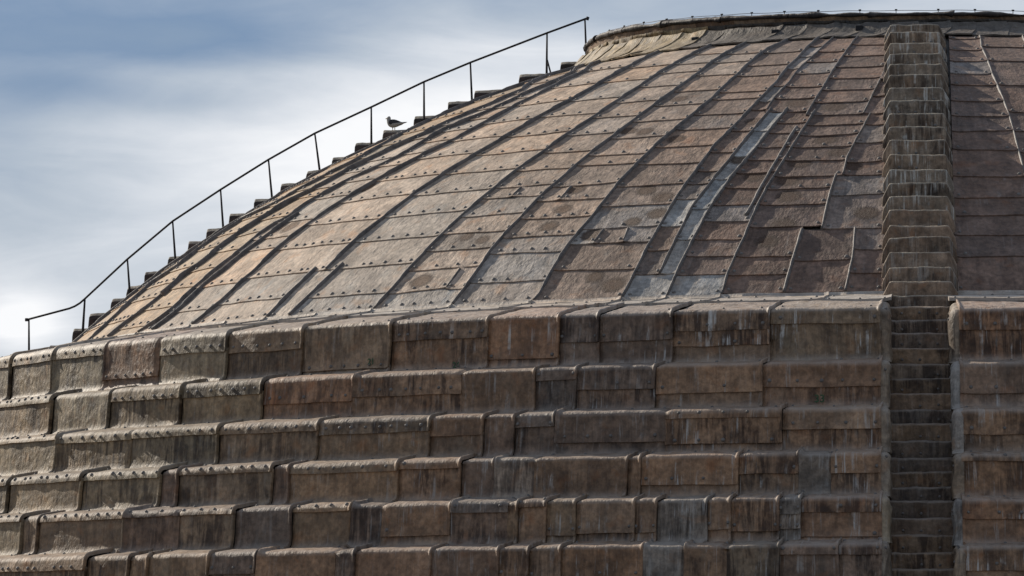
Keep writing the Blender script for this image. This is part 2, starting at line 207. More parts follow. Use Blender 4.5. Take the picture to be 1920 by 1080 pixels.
    k.L.new(h, bp.inputs['Height']); k.L.new(bp.outputs[0], b.inputs['Normal'])
    return m
LEAD_CAP = lead_material('lead_cap', .42, 3.6, .74)
LEAD_RISER = lead_material('lead_riser', 1.0, 4.0, .62, pale_lo=.525)
LEAD_STAIR = lead_material('lead_stair', 1.0, 4.0, .75, (.50, .45, .36), (.56, .535, .48), .50)  # pale tones hold droppings plus sunlight painted on the step edges
LEAD_TOP = lead_material('lead_top_ring', 1.0, 4.0, .55, (.52, .45, .385), (.58, .56, .52), .525)
LEAD_SHELF = lead_material('lead_shelf', .5, 3.0, .65, (.54, .475, .41), (.6, .58, .54), .5)
def plain(name, col, rough, var=.3, scale=8.0, metal=0.0, bump=.006, world_scale=True):
    m, nt, b = new_mat(name); k = NB(nt)
    tc = k.N.new('ShaderNodeTexCoord')
    n = k.noise(tc.outputs['Object'], scale, 6, .62)
    c0 = tuple(c*(1-var) for c in col)+(1,); c1 = tuple(c*(1+var) for c in col)+(1,)
    k.L.new(k.mix(k.ramp(n, .3, .7), c0, c1), b.inputs['Base Color'])
    b.inputs['Roughness'].default_value = rough; b.inputs['Metallic'].default_value = metal
    bp = k.N.new('ShaderNodeBump'); bp.inputs['Strength'].default_value = .7; bp.inputs['Distance'].default_value = bump
    k.L.new(k.noise(tc.outputs['Object'], scale*4, 4), bp.inputs['Height']); k.L.new(bp.outputs[0], b.inputs['Normal'])
    return m
SEAM_MAT = plain('lead_seam', (.105, .088, .076), .6, .4, 7.0, 0, .015)
RIVET_MAT = plain('lead_rivet', (.125, .11, .098), .65, .3, 5.0)
CORE_MAT = plain('old_lead_core', (.06, .05, .042), .75, .3, 2.0)
IRON = plain('dark_iron', (.008, .0075, .009), .8, .3, 6.0, 0, .0005)
STONE = plain('drum_brick', (.20, .13, .09), .9, .3, 1.2, 0, .02)
CABLE = plain('cable_grey', (.10, .09, .10), .6, .2, 20.0)
PAINT = plain('green_paint', (.035, .075, .030), .8, .5, 30.0)
FEATHER_W = plain('white_feather', (.30, .29, .26), .8, .1, 30.0)
FEATHER_G = plain('grey_feather', (.022, .022, .028), .8, .25, 30.0)
FEATHER_B = plain('black_feather', (.012, .012, .014), .7, .2, 30.0)
BEAK = plain('yellow_beak', (.45, .28, .05), .5, .1, 30.0)
LEG_M = plain('bird_leg', (.25, .18, .09), .6, .1, 30.0)
GROUND_M = plain('city_ground', (.16, .145, .125), .9, .3, .03)

# ------------------------------------------------------------------ object helpers
def link(o, parent=None):
    COL.objects.link(o)
    if parent is not None: o.parent = parent
    return o
def tag(o, label=None, cat=None, group=None, kind=None):
    if label: o['label'] = label
    if cat: o['category'] = cat
    if group: o['group'] = group
    if kind: o['kind'] = kind
    return o
def raw_mesh(name, V, F, mat, parent=None, smooth=True):
    me = bpy.data.meshes.new(name); me.from_pydata([tuple(v) for v in V], [], [tuple(f) for f in F])
    me.materials.append(mat)
    if smooth: me.polygons.foreach_set('use_smooth', np.ones(len(me.polygons), bool))
    me.update()
    return link(bpy.data.objects.new(name, me), parent)
def unit(v): return v/np.maximum(np.linalg.norm(v, axis=-1, keepdims=True), 1e-9)
def grid_normals(P):
    du = np.gradient(P, axis=1); dv = np.gradient(P, axis=0)
    return unit(np.cross(dv, du))
def sheet_mesh(name, P, N, UV, mat, parent, skirt=.03, color=(.2, .16, .13, .2), ledge=None, mark=None):
    """A lead sheet: a curved dented grid with its own turned-down edge on all four sides."""
    nv, nu = P.shape[:2]
    top = P.reshape(-1, 3)
    idx = np.arange(nv*nu).reshape(nv, nu)
    loop = np.concatenate([idx[0, :], idx[1:, -1], idx[-1, -2::-1], idx[-2:0:-1, 0]])
    lp = top[loop]; ln = N.reshape(-1, 3)[loop]
    n0 = nv*nu; m = len(loop)
    V = np.concatenate([top, lp, lp-ln*skirt])
    q = np.stack([idx[:-1, :-1], idx[1:, :-1], idx[1:, 1:], idx[:-1, 1:]], -1).reshape(-1, 4)
    a = np.arange(m); b = (a+1) % m
    s = np.stack([n0+a, n0+b, n0+m+b, n0+m+a], -1)
    F = np.concatenate([q, s]).astype(np.int32)
    me = bpy.data.meshes.new(name)
    me.vertices.add(len(V)); me.vertices.foreach_set('co', V.astype(np.float32).ravel())
    me.loops.add(F.size); me.loops.foreach_set('vertex_index', F.ravel())
    me.polygons.add(len(F)); me.polygons.foreach_set('loop_start', np.arange(0, F.size, 4, dtype=np.int32))
    me.polygons.foreach_set('loop_total', np.full(len(F), 4, np.int32))
    uvv = np.concatenate([UV.reshape(-1, 2), UV.reshape(-1, 2)[loop], UV.reshape(-1, 2)[loop]])
    me.update(calc_edges=True)
    lay = me.uv_layers.new(name='UVMap'); lay.data.foreach_set('uv', uvv[F.ravel()].astype(np.float32).ravel())
    for nm, arr in (('ledge', ledge), ('mark', mark)):
        at = me.attributes.new(nm, 'FLOAT', 'POINT')
        if arr is not None:
            f = np.concatenate([arr.ravel(), arr.ravel()[loop], arr.ravel()[loop]]).astype(np.float32)
            at.data.foreach_set('value', f)
    me.polygons.foreach_set('use_smooth', np.ones(len(F), bool))
    me.materials.append(mat); me.validate()
    o = bpy.data.objects.new(name, me); o.color = color
    return link(o, parent)
def revolve(name, prof, ph0, ph1, n, mat, parent=None, close=False):
    prof = np.array(prof, float); ph = np.linspace(ph0, ph1, n)
    V = np.stack([np.outer(np.sin(ph), prof[:, 0]), -np.outer(np.cos(ph), prof[:, 0]), np.tile(prof[:, 1], (n, 1))], -1).reshape(-1, 3)
    k = len(prof); F = []
    for i in range(n-1):
        for j in range(k-1):
            F.append((i*k+j, i*k+j+1, (i+1)*k+j+1, (i+1)*k+j))
    return raw_mesh(name, V, F, mat, parent, smooth=False)
def tube(path, r, sides=8, caps=True, V0=0):
    path = np.array(path, float); n = len(path)
    r = np.broadcast_to(np.array(r, float), (n,))
    t = unit(np.gradient(path, axis=0)); V = []; F = []
    ref = np.array([0, 0, 1.0]) if abs(t[0][2]) < .9 else np.array([1.0, 0, 0])
    for i in range(n):
        u = unit(np.cross(t[i], ref)[None])[0]; w = np.cross(u, t[i])
        for k in range(sides):
            a = 2*math.pi*k/sides; V.append(path[i]+(u*math.cos(a)+w*math.sin(a))*r[i])
    for i in range(n-1):
        for k in range(sides):
            k2 = (k+1) % sides
            F.append((V0+i*sides+k, V0+i*sides+k2, V0+(i+1)*sides+k2, V0+(i+1)*sides+k))
    if caps:
        F.append(tuple(V0+k for k in range(sides))[::-1]); F.append(tuple(V0+(n-1)*sides+k for k in range(sides)))
    return V, F
class Rivets:
    def __init__(s): s.items = []
    def add(s, p, n, r, h): s.items.append((p, n, r, h))
    def build(s, name, parent, sides=7):
        V, F = [], []
        for p, n, r, h in s.items:
            a = np.cross(n, [0.0, 0.0, 1.0]);
            if np.linalg.norm(a) < 1e-3: a = np.array([1.0, 0, 0])
            a = a/np.linalg.norm(a); c = np.cross(n, a); b0 = len(V)
            for rr, hh in ((1.12, -.35), (1.0, .25), (.62, .82)):
                for k in range(sides):
                    t = 2*math.pi*(k+.5*(rr < .9))/sides
                    V.append(p+(a*math.cos(t)+c*math.sin(t))*r*rr+n*h*hh)
            V.append(p+n*h)
            for i in range(2):
                for k in range(sides):
                    k2 = (k+1) % sides
                    F.append((b0+i*sides+k, b0+i*sides+k2, b0+(i+1)*sides+k2, b0+(i+1)*sides+k))
            for k in range(sides): F.append((b0+2*sides+k, b0+2*sides+(k+1) % sides, b0+3*sides))
        if not V: return None
        o = raw_mesh(name, V, F, RIVET_MAT, parent); o['kind'] = 'stuff'
        return o

# ------------------------------------------------------------------ ground (far below the frame) and the building
tag(raw_mesh('ground', [(-6000, -6000, -24), (6000, -6000, -24), (6000, 6000, -24), (-6000, 6000, -24)], [(0, 1, 2, 3)], GROUND_M, smooth=False), kind='structure')
dome = bpy.data.objects.new('domed_building', None); link(dome); dome.location = (0, 0, 0)
tag(dome, 'huge lead clad dome with stepped rings, stairs and raised rim at its top', 'building')

def sph(th, ph, off=0.0):
    r = RS+off
    return np.stack([r*np.sin(th)*np.sin(ph), -r*np.sin(th)*np.cos(ph), ZC+r*np.cos(th)], -1)
def sph_n(th, ph): return np.stack([np.sin(th)*np.sin(ph), -np.sin(th)*np.cos(ph), np.cos(th)], -1)

# cap shell: the part the sheets are nailed to
ths = np.linspace(.2665, TH_BASE+.02, 24)
cap = revolve('cap', [( (RS-.05)*math.sin(t), ZC+(RS-.05)*math.cos(t)) for t in ths], -math.pi, math.pi, 121, CORE_MAT, dome)

# tints (sheet colours: brown, tan, bare grey)
def jit(c, a=.12):
    k = 1+rng.normal()*a; t = rng.normal()*.035
    return [max(.02, c[0]*k*(1+t)), max(.02, c[1]*k), max(.02, c[2]*k*(1-t))]
TAN, BROWN, GREY = (.42, .338, .268), (.175, .117, .090), (.35, .332, .31)
def cap_tint(th, ph):
    x = ph                                       # sheets grow browner towards the stair side
    w = np.clip((x+.62)/.42, 0, 1)
    c = [a+(b-a)*w for a, b in zip(TAN, BROWN)]
    if w > .1 and rng.random() < .05: c = [a*.6+b*.4 for a, b in zip(c, GREY)]
    if x < -.95: c = [c[0]*.98, c[1]*.91, c[2]*.78]
    return jit(c, .075)
GREY_SPOTS = [(0.7350, -0.4906, 0.75), (0.7374, -0.5250, 0.60), (0.7062, -0.4239, 0.45), (0.7336, -0.4191, 0.50), (0.6727, -0.3647, 0.90), (0.6749, -0.3130, 0.40), (0.7330, -0.2789, 0.95), (0.7347, -0.2229, 1.00), (0.6478, -0.2692, 0.90), (0.6614, -0.2696, 0.90), (0.5231, -0.2048, 0.90), (0.5867, -0.2258, 0.90), (0.6207, -0.2324, 0.90), (0.6691, -0.2390, 0.95), (0.7010, -0.2452, 0.90), (0.4493, -0.2181, 0.70), (0.3748, -0.2211, 0.50), (0.7051, -0.6665, 0.40), (0.7293, -0.6704, 0.55), (0.7463, -0.6826, 0.50), (0.7481, -0.2595, 0.90), (0.6874, -0.4234, 0.35), (0.6949, -0.3992, 0.30), (0.7183, -0.8387, 0.25), (0.6927, -0.0608, 0.20), (0.6535, -0.0585, 0.30), (0.6179, -0.0680, 0.35)]
MARKS = [(0.7168, -0.5422, 0.17), (0.6578, -0.4238, 0.14), (0.6358, -0.4210, 0.13), (0.6085, -0.4249, 0.14), (0.5176, -0.4222, 0.12), (0.5204, -0.3942, 0.13), (0.4582, -0.3918, 0.13), (0.6153, -0.3262, 0.14), (0.6267, -0.2998, 0.15), (0.6481, -0.2958, 0.14), (0.6580, -0.3202, 0.12), (0.7321, -0.3076, 0.17), (0.7223, -0.3324, 0.13), (0.6722, -0.3617, 0.15), (0.6647, -0.5278, 0.11), (0.6702, -0.5012, 0.11), (0.5370, -0.3329, 0.13), (0.5747, -0.2238, 0.15), (0.6018, -0.1967, 0.15), (0.5822, -0.1458, 0.17), (0.6085, -0.1535, 0.17), (0.6307, -0.1467, 0.17), (0.4896, -0.1213, 0.17), (0.5477, -0.1194, 0.17), (0.5688, -0.0991, 0.15), (0.4801, -0.1807, 0.17), (0.5123, -0.2329, 0.13), (0.6549, -0.0554, 0.16), (0.6686, -0.1442, 0.17), (0.6877, -0.1573, 0.15), (0.5910, -0.0776, 0.13), (0.5529, -0.8200, 0.15), (0.5749, -0.8219, 0.13), (0.6239, -0.8938, 0.17), (0.5100, -0.8079, 0.13), (0.4781, -1.2261, 0.11)]
riv_cap = Rivets()
def seamf(pts):
    a = np.array(sorted(pts)); th, ph = a[:, 0], a[:, 1]
    def f(t):
        t = np.asarray(t, float); r = np.interp(t, th, ph)
        if len(th) > 1:
            i0 = min(3, len(th)-1)
            k0 = np.clip((ph[i0]-ph[0])/max(th[i0]-th[0], 1e-3), -.35, .35); k1 = np.clip((ph[-1]-ph[-1-i0])/max(th[-1]-th[-1-i0], 1e-3), -.35, .35)
            r = np.where(t < th[0], ph[0]+(t-th[0])*k0, r); r = np.where(t > th[-1], ph[-1]+(t-th[-1])*k1, r)
        return r
    return f
SE = {k: seamf(v) for k, v in T['SEAM'].items()}
STAIR_HALF, STAIR_X = .54, .01
SE['SL'] = lambda t: np.arcsin((STAIR_X-STAIR_HALF+.02)/(RS*np.sin(np.asarray(t, float))))
SE['SR'] = lambda t: np.arcsin((STAIR_X+.05+STAIR_HALF-.02)/(RS*np.sin(np.asarray(t, float))))
SE['LN'] = lambda t: -math.pi/2+np.arcsin((STAIR_HALF-.02)/(RS*np.sin(np.asarray(t, float))))
SE['LF'] = lambda t: -math.pi/2-np.arcsin((STAIR_HALF-.02)/(RS*np.sin(np.asarray(t, float))))
SE['S0'] = lambda t: np.asarray(t, float)*0-1.335
def const(a): return lambda t: np.asarray(t, float)*0+a

def cap_sheet(t0, t1, fL, fR, first, last, color=None):
    tm = .5*(t0+t1); pm = float(.5*(fL(tm)+fR(tm)))
    w = float(abs(fR(tm)-fL(tm)))*RS*math.sin(tm); hgt = (t1-t0)*RS
    nu = int(np.clip(w/.075, 8, 30)); nv = int(np.clip(hgt/.07, 6, 22))
    u = np.linspace(0, 1, nu)[None, :]; v = np.linspace(0, 1, nv)[:, None]
    ta = t0-(0 if first else .06/RS)
    wob = (fbm(np.stack([u*w*1.3, u*0+t1*40, u*0+pm*9], -1), 1.1, 2)*.03)/RS
    tilt = rng.normal()*.012/RS
    t1u = t1+(0 if last else 1)*(wob+tilt*(u-.5)*2)
    th = ta+(t1u-ta)*v
    eL, eR = fL(th), fR(th)
    ph = eL+(eR-eL)*u
    off = .002+.013*np.power(v, 1.5)+.007*np.exp(-((v-1)*hgt/.10)**2)
    P0 = sph(th, ph)
    off = off+fbm(P0, .9, 3, seed=pm*7)*(.007+.006*float(np.clip((-.45-pm)/.3, 0, 1)))+fbm(P0, 3.4, 2, seed=tm*5)*.0045
    # lead creeps up against the seams
    off = off+.018*np.exp(-(u*w/.07)**2)+.018*np.exp(-((1-u)*w/.07)**2)
    n = sph_n(th, ph); P = P0+n*off[..., None]
    ux = (ph-pm)*RS*np.sin(tm); vy = (th-t0)*RS
    ox, oy = rng.random()*40, rng.random()*40
    UV = np.stack([ux+ox, vy+oy], -1)
    mark = None
    for mt, mp, mr in MARKS:
        mr = mr*1.15
        if t0 <= mt < t1 and min(fL(mt), fR(mt)) < mp < max(fL(mt), fR(mt)):
            d = np.sqrt(((ph-mp)*RS*math.sin(mt)/mr)**2+((th-mt)*RS/(mr*.95))**2)
            mm = np.clip(1-d*.62, 0, 1); mark = mm if mark is None else np.maximum(mark, mm)
    if color is None:
        c = cap_tint(tm, pm); runs = .10+.25*max(0, 1-abs(pm)/.25)*rng.random()
        for gt, gp, k in GREY_SPOTS:
            if t0 <= gt < t1 and min(fL(gt), fR(gt)) < gp < max(fL(gt), fR(gt)):
                c = [a*(1-k)+b*k for a, b in zip(c, jit(GREY, .08))]
        color = (*c, runs)
    o = sheet_mesh('lead_sheet', P, grid_normals(P), UV, LEAD_CAP, cap, .02, color, None, mark)
    if not last or True:
        if hgt > .22 and w > .3:
            iv = int(np.argmin(abs((1-v[:, 0])*hgt-.085)))
            step = .235+rng.random()*.12 if pm < -.35 else .30+rng.random()*.28
            m = max(2, int(w/step))
            for q in np.linspace(.09, .91, m):
                if rng.random() < (.04 if pm < -.35 else .16): continue
                iu = int(round((q+rng.normal()*.012)*(nu-1))); iu = max(1, min(nu-2, iu))
                s = (.028+rng.random()*.009)
                riv_cap.add(P[iv, iu], n[iv, iu], s, .026)
    return o
def seam_roll(fn, t0, t1, wd=.055, ht=.06, name='seam_roll', tint=None):
    L = (t1-t0)*RS; ns = int(np.clip(L/.085, 6, 130))
    t = np.linspace(t0, t1, ns); ph = fn(t)
    C = sph(t, ph); n = sph_n(t, ph); tg = unit(np.gradient(C, axis=0)); s = unit(np.cross(tg, n))
    z = np.arange(ns)*L/ns
    j1 = perlin(z*1.7+rng.random()*90, z*0+3.3, z*0+7.1); j2 = perlin(z*.9+rng.random()*90, z*0+1.3, z*0+2.1)
    saw = ((z/(.62+.1*rng.random())+rng.random()) % 1.0); wd = wd*.50; wv = wd*(1+.35*j1)*(.86+.30*saw); hv = ht*(1+.40*j2)*(.88+.24*saw); sw = .012*j2+.006*j1
    prof = [(-1.5, -.35), (-1.05, .28), (-.72, .78), (-.2, 1.0), (.3, .98), (.78, .70), (1.05, .2), (1.4, -.35)]
    k = len(prof); P = np.zeros((ns, k, 3))
    for i, (a, b) in enumerate(prof):
        P[:, i] = C+s*(a*wv+sw)[:, None]+n*(.012+b*hv)[:, None]
    V = P.reshape(-1, 3); F = []
    for i in range(ns-1):
        for q in range(k-1): F.append((i*k+q, (i+1)*k+q, (i+1)*k+q+1, i*k+q+1))
    F.append(tuple(range(k))); F.append(tuple((ns-1)*k+q for q in range(k))[::-1])
    o = raw_mesh(name, V, F, SEAM_MAT, cap)
    # keep the sharp shoulder of the folded edge
    return o
E_ = T['EDGE']; LP = T['LAP']
TB = TH_BASE-.004
def gore(L, R, laps, a, b, extra_lap=True):
    fL, fR = SE[L] if isinstance(L, str) else L, SE[R] if isinstance(R, str) else R
    ts = [a]
    for t in sorted(laps):
        if t > ts[-1]+.012 and t < b-.008: ts.append(t)
    ts.append(b)
    # fill any gap the laps leave
    out = [ts[0]]
    for t in ts[1:]:
        g = t-out[-1]; m = 1
        if g > .066: m = int(round(g/.036)) or 1
        for i in range(1, m): out.append(out[-1]+g/m)
        out.append(t)
    cells = []
    for i in range(len(out)-1):
        t0, t1 = out[i], out[i+1]; tm = .5*(t0+t1); done = False
        for s in T['SHORT']:
            sm, sp = .5*(s[0][0]+s[-1][0]), .5*(s[0][1]+s[-1][1])
            if t0 < sm < t1 and min(fL(sm), fR(sm)) < sp < max(fL(sm), fR(sm)):
                cells.append((s, t0, t1)); done = True
        inner = sorted([c for c in cells if c[1] == t0], key=lambda c: c[0][0][1])
        if done:
            fs = [fL]+[seamf(c[0]) for c in inner]+[fR]
            for j in range(len(fs)-1): cap_sheet(t0, t1, fs[j], fs[j+1], i == 0, i == len(out)-2)
            for f in fs[1:-1]: seam_roll(f, t0+.002, t1-.002, .035, .035)
        else:
            cap_sheet(t0, t1, fL, fR, i == 0, i == len(out)-2)
def more(base, d): return [t+d for t in base]
TT = TH_TOP
rl = [.318+i*.0245 for i in range(18)]
gore('LN', 'S0', more(rl, .007), TT, TB); gore('S0', 'S1', LP['G0'], TT, TB)
gore('S1', 'S2', LP['G1'], TT, TB); gore('S2', 'S3', LP['G2'], TT, TB); gore('S3', 'S4', LP['G3'], TT, TB)
gore('S4', 'S5', LP['G4'], TT, E_['e507'])
gore('S4', 'S5a', [LP['G4'][-1]], E_['e507'], TB); gore('S5a', 'S5b', [E_['e507']+.055], E_['e507'], TB); gore('S5b', 'S6', LP['G5'], E_['e507'], TB)
gore('S5', 'S6', LP['G5'], TT, E_['e507'])
gore('S6', 'S7', LP['G6'], TT, TB); gore('S7', 'S8', LP['G7'], TT, TB); gore('S8', 'S9', LP['G8'], TT, TB)
gore('S9', 'S10u', LP['G9u'], TT, E_['e206']); gore('S9', 'S10', LP['G9'], E_['e206'], E_['e516']); gore('S9', 'S11', LP['G9b'], E_['e516'], TB)
GREY_SPOTS.extend([(t, float(.5*(SE['S10'](t)+SE['S11'](t))), 1.0) for t in np.linspace(E_['e206']+.01, E_['e516']-.01, 14)])
gore('S10', 'S11', LP['G10'], E_['e206'], E_['e516'])
gore('S10u', 'S12u', LP['G11u'], TT, E_['e213']); gore('S11', 'S12', LP['G11'], E_['e213'], TB)
gore('S12u', 'S13u', LP['G12u'], TT, E_['e219']); gore('S12', 'S13a', LP['G12'], E_['e219'], E_['e333']); gore('S12', 'S13b', LP['G12b'], E_['e333'], E_['e419'])
gore('S12', 'S14', LP['G12c'], E_['e419'], E_['e550'])
gore('S13u', 'SL', LP['G13u'], TT, E_['e219']); gore('S13a', 'SL', LP['G13a'], E_['e219'], E_['e333']); gore('S13b', 'SL', LP['G13b'], E_['e333'], E_['e429'])
gore('S14', 'S15', LP['G14s'], E_['e429'], E_['e550']); gore('S15', 'SL', LP['G15s'], E_['e429'], E_['e550'])
gore('S12', 'SL', [], E_['e550'], TB)
gore('SR', 'S16', LP['G14'], TT, TB); gore('S16', 'S17', LP['G15'], TT, TB)
right = [const(.44)]
gore('S17', right[0], more(rl, .01), TT, TB)
left = [const(-1.78)]
gore(left[0], 'LF', more(rl, .003), TT, TB)
big = dict(wd=.047, ht=.064)
seam_roll(SE['S0'], TT, TB, **big)
for nm in ('S1', 'S2', 'S3', 'S4'): seam_roll(SE[nm], TT, TB, **big)
seam_roll(lambda t: SE['S2'](t)+.0045, .47, .70, .05, .08)
seam_roll(SE['S3b'], E_['e507']-.09, TB, .05, .06)
seam_roll(SE['S5'], TT, E_['e507'], **big); seam_roll(SE['S5a'], E_['e507']-.003, TB, .07, .06); seam_roll(SE['S5b'], E_['e507']-.006, TB, .06, .055)
for nm in ('S6', 'S7', 'S8', 'S9'): seam_roll(SE[nm], TT, TB, .046, .055)
seam_roll(SE['S10u'], TT, E_['e206'], .03, .035); seam_roll(SE['S10'], E_['e206'], E_['e516'], .045, .055); seam_roll(SE['S11'], E_['e206'], TB, .045, .05)
seam_roll(SE['S12u'], TT, E_['e219'], .034, .04); seam_roll(SE['S12'], E_['e213'], TB, .042, .05); seam_roll(SE['S12s'], .5255, .655, .05, .035)
seam_roll(SE['S13u'], TT+.05, E_['e219'], .034, .04); seam_roll(SE['S13a'], E_['e219'], E_['e333'], .036, .045); seam_roll(SE['S13b'], E_['e333'], E_['e429'], .045, .05)
seam_roll(SE['S14'], E_['e419']+.004, E_['e550'], .055, .045); seam_roll(SE['S15'], E_['e429'], E_['e550'], .04, .04)
seam_roll(SE['S16'], TT, TB, .034, .03); seam_roll(SE['S17'], TT, TB, .036, .045)
for f in right: seam_roll(f, TT, TB, .04, .05)
for f in left: seam_roll(f, TT, TB, .06, .07)
riv_cap.build('rivets', cap)

# ------------------------------------------------------------------ the stepped rings
def ring_profile(k, rn=.12):
    """(r, z) polyline of one ring: shelf, rounded nose, riser, flared foot; also the fraction of the shelf."""
    R, z = RK[k-1], ZK[k-1]
    if k == 1: rin, zin = RB+.95, ZK[0]+.205
    else: rin, zin = RK[k-2]+.02, z+.085
    zb = (ZK[k]+.06) if k < 8 else z-.6
    pts = [(rin, zin), (R-rn-.01, z+.010)]
    for a in np.linspace(8, 82, 6): pts.append((R-rn+rn*math.sin(srad(a)), z-rn+.005+rn*1.04*math.cos(srad(a))))
    pts += [(R+.008, z-.18), (R+.035, zb+.13), (R+.052, zb+.06), (R+.10, zb+.012), (R+.155, zb-.012)]
    return np.array(pts)
def resample(pts, s):
    d = np.r_[0, np.cumsum(np.linalg.norm(np.diff(pts, axis=0), axis=1))]
    return np.stack([np.interp(s, d, pts[:, 0]), np.interp(s, d, pts[:, 1])], -1), d
RING_TINT = {'t': (.250, .190, .120), 'o': (.262, .182, .115), 'b': (.272, .174, .108), 'r': (.280, .165, .098), 'd': (.200, .140, .102), 'g': (.262, .218, .178)}
rings = []; ring_riv = []
CH_L, CH_R = -.415, .485               # the stair channel between the two halves of the rings
def ring_sheet(k, pa, pb, s0, s1, prof, color, name, lap_bottom, flip, lift=0.0, dz=0.0, lips=True):
    ring, R = rings[k-1], RK[k-1]
    w = (pb-pa)*R; L = s1-s0
    nu = int(np.clip(w/.05, 8, 44)); nv = int(np.clip(L/.045, 6, 34))
    d = np.r_[0, np.cumsum(np.linalg.norm(np.diff(prof, axis=0), axis=1))]
    sv = np.linspace(s0, s1, nv)
    # put more rows on the nose
    nose = d[1:8]; sv = np.unique(np.r_[sv, nose[(nose > s0+.01) & (nose < s1-.01)]])
    nv = len(sv)
    wx = np.linspace(0, w, nu); lipx = np.array([w-.085, w-.06, w-.035, w-.012]) if not flip else np.array([.012, .035, .06, .085])
    tk = lipx if flip else w-lipx; tk = np.array([.02, .045, .075]) if not flip else w-np.array([.02, .045, .075])
    wx = np.unique(np.r_[wx, lipx[(lipx > 0) & (lipx < w)], tk[(tk > 0) & (tk < w)]]); nu = len(wx)
    ph = pa+wx/R
    rz, _ = resample(prof, sv)
    u = (wx/w)[None, :]; X = wx[None, :]+0*sv[:, None]; S = sv[:, None]+0*wx[None, :]
    wob = perlin(wx*1.6+pa*31+k*7, wx*0+1.7, wx*0+k)*.022*(1 if lap_bottom else .5)
    S2 = S+wob[None, :]*((S-s0)/L)**3
    rz2, _ = resample(prof, S2.ravel()); rz2 = rz2.reshape(nv, nu, 2)
    skew = (perlin(sv*1.3+pa*17, sv*0+4.1, sv*0+k*1.9)*.035)[:, None]      # seams never run quite straight
    phi = ph[None, :]+skew/R*np.where(u < .5, 0.0, (u-.5)*2)*1.0
    base = np.stack([rz2[..., 0]*np.sin(phi), -rz2[..., 0]*np.cos(phi), rz2[..., 1]+dz], -1)
    n = grid_normals(base)
    if np.mean(n[..., 2]) + np.mean(n[..., 0]*np.sin(phi)-n[..., 1]*np.cos(phi)) < 0: n = -n
    o = .010+lift+fbm(base, 1.1, 3, seed=pa*9+k)*.022+fbm(base, 4.2, 2, seed=k*3.)*.010
    if lap_bottom: o = o+.018*np.exp(-((s1-S)/.10)**2)
    if lips:
        e = (w-X) if not flip else X
        amp = .046*(.7+.6*rng.random())
        o = o+amp*np.exp(-((e-.016)/.027)**2)
        o = o-.030*np.exp(-(((X if not flip else w-X))/.055)**2)
    P = base+n*o[..., None]
    oxx, oyy = rng.random()*40, rng.random()*40
    UV = np.stack([X+oxx, S+oyy], -1)
    led = np.clip(n[..., 2]*1.35-.15, 0, 1)
    ob = sheet_mesh(name, P, n, UV, LEAD_RISER if k > 1 else LEAD_TOP, ring, .05, color, led)
    return P, n, sv, wx
def ring_rivets(k, P, n, sv, wx, s_at, step, r=.027, drop=.08):
    iv = int(np.argmin(abs(sv-s_at))); w = wx[-1]; m = max(2, int(w/step))
    for q in np.linspace(.08, .92, m)+rng.normal(size=m)*.014:
        if rng.random() < drop: continue
        iu = int(np.argmin(abs(wx-q*w)))
        ring_riv[k-1].add(P[iv, iu], n[iv, iu], r*(.85+.35*rng.random()), .024)
def bay(k, pa, pb, laps, ck, dz=0.0):
    prof = ring_profile(k, float(np.interp(.5*(pa+pb), [-.85, -.3], [.10, .06]))*(.85+.3*rng.random())); d = np.r_[0, np.cumsum(np.linalg.norm(np.diff(prof, axis=0), axis=1))]
    sc = d[4]; sb = d[-1]                     # nose crest and foot
    base_c = RING_TINT[ck]; right = np.clip((pb+.55)/.5, 0, 1)
    def tint():
        c = jit(base_c, .10); runs = .15+.35*right+.75*right*rng.random()*(1.25 if k <= 3 else .9)
        return (*c, min(1, runs))
    flip = rng.random() < .14
    cuts = [sc+f*(sb-.10-sc)+.02 for f in laps]
    s_prev = 0.0
    for i, s1 in enumerate(cuts+[sb]):
        last = i == len(cuts)
        P, n, sv, wx = ring_sheet(k, pa, pb, max(0, s_prev-.05), s1, prof, tint(), 'lead_sheet', not last, flip, .014 if not last else 0.0, dz)
        if not last: ring_rivets(k, P, n, sv, wx, s1-.075, .24 if pb < -.35 else .34, drop=.06 if pb < -.35 else .2)
        if i == 0: ring_rivets(k, P, n, sv, wx, d[1]-.10 if k == 1 else .17, .42, .022, .25)
        s_prev = s1
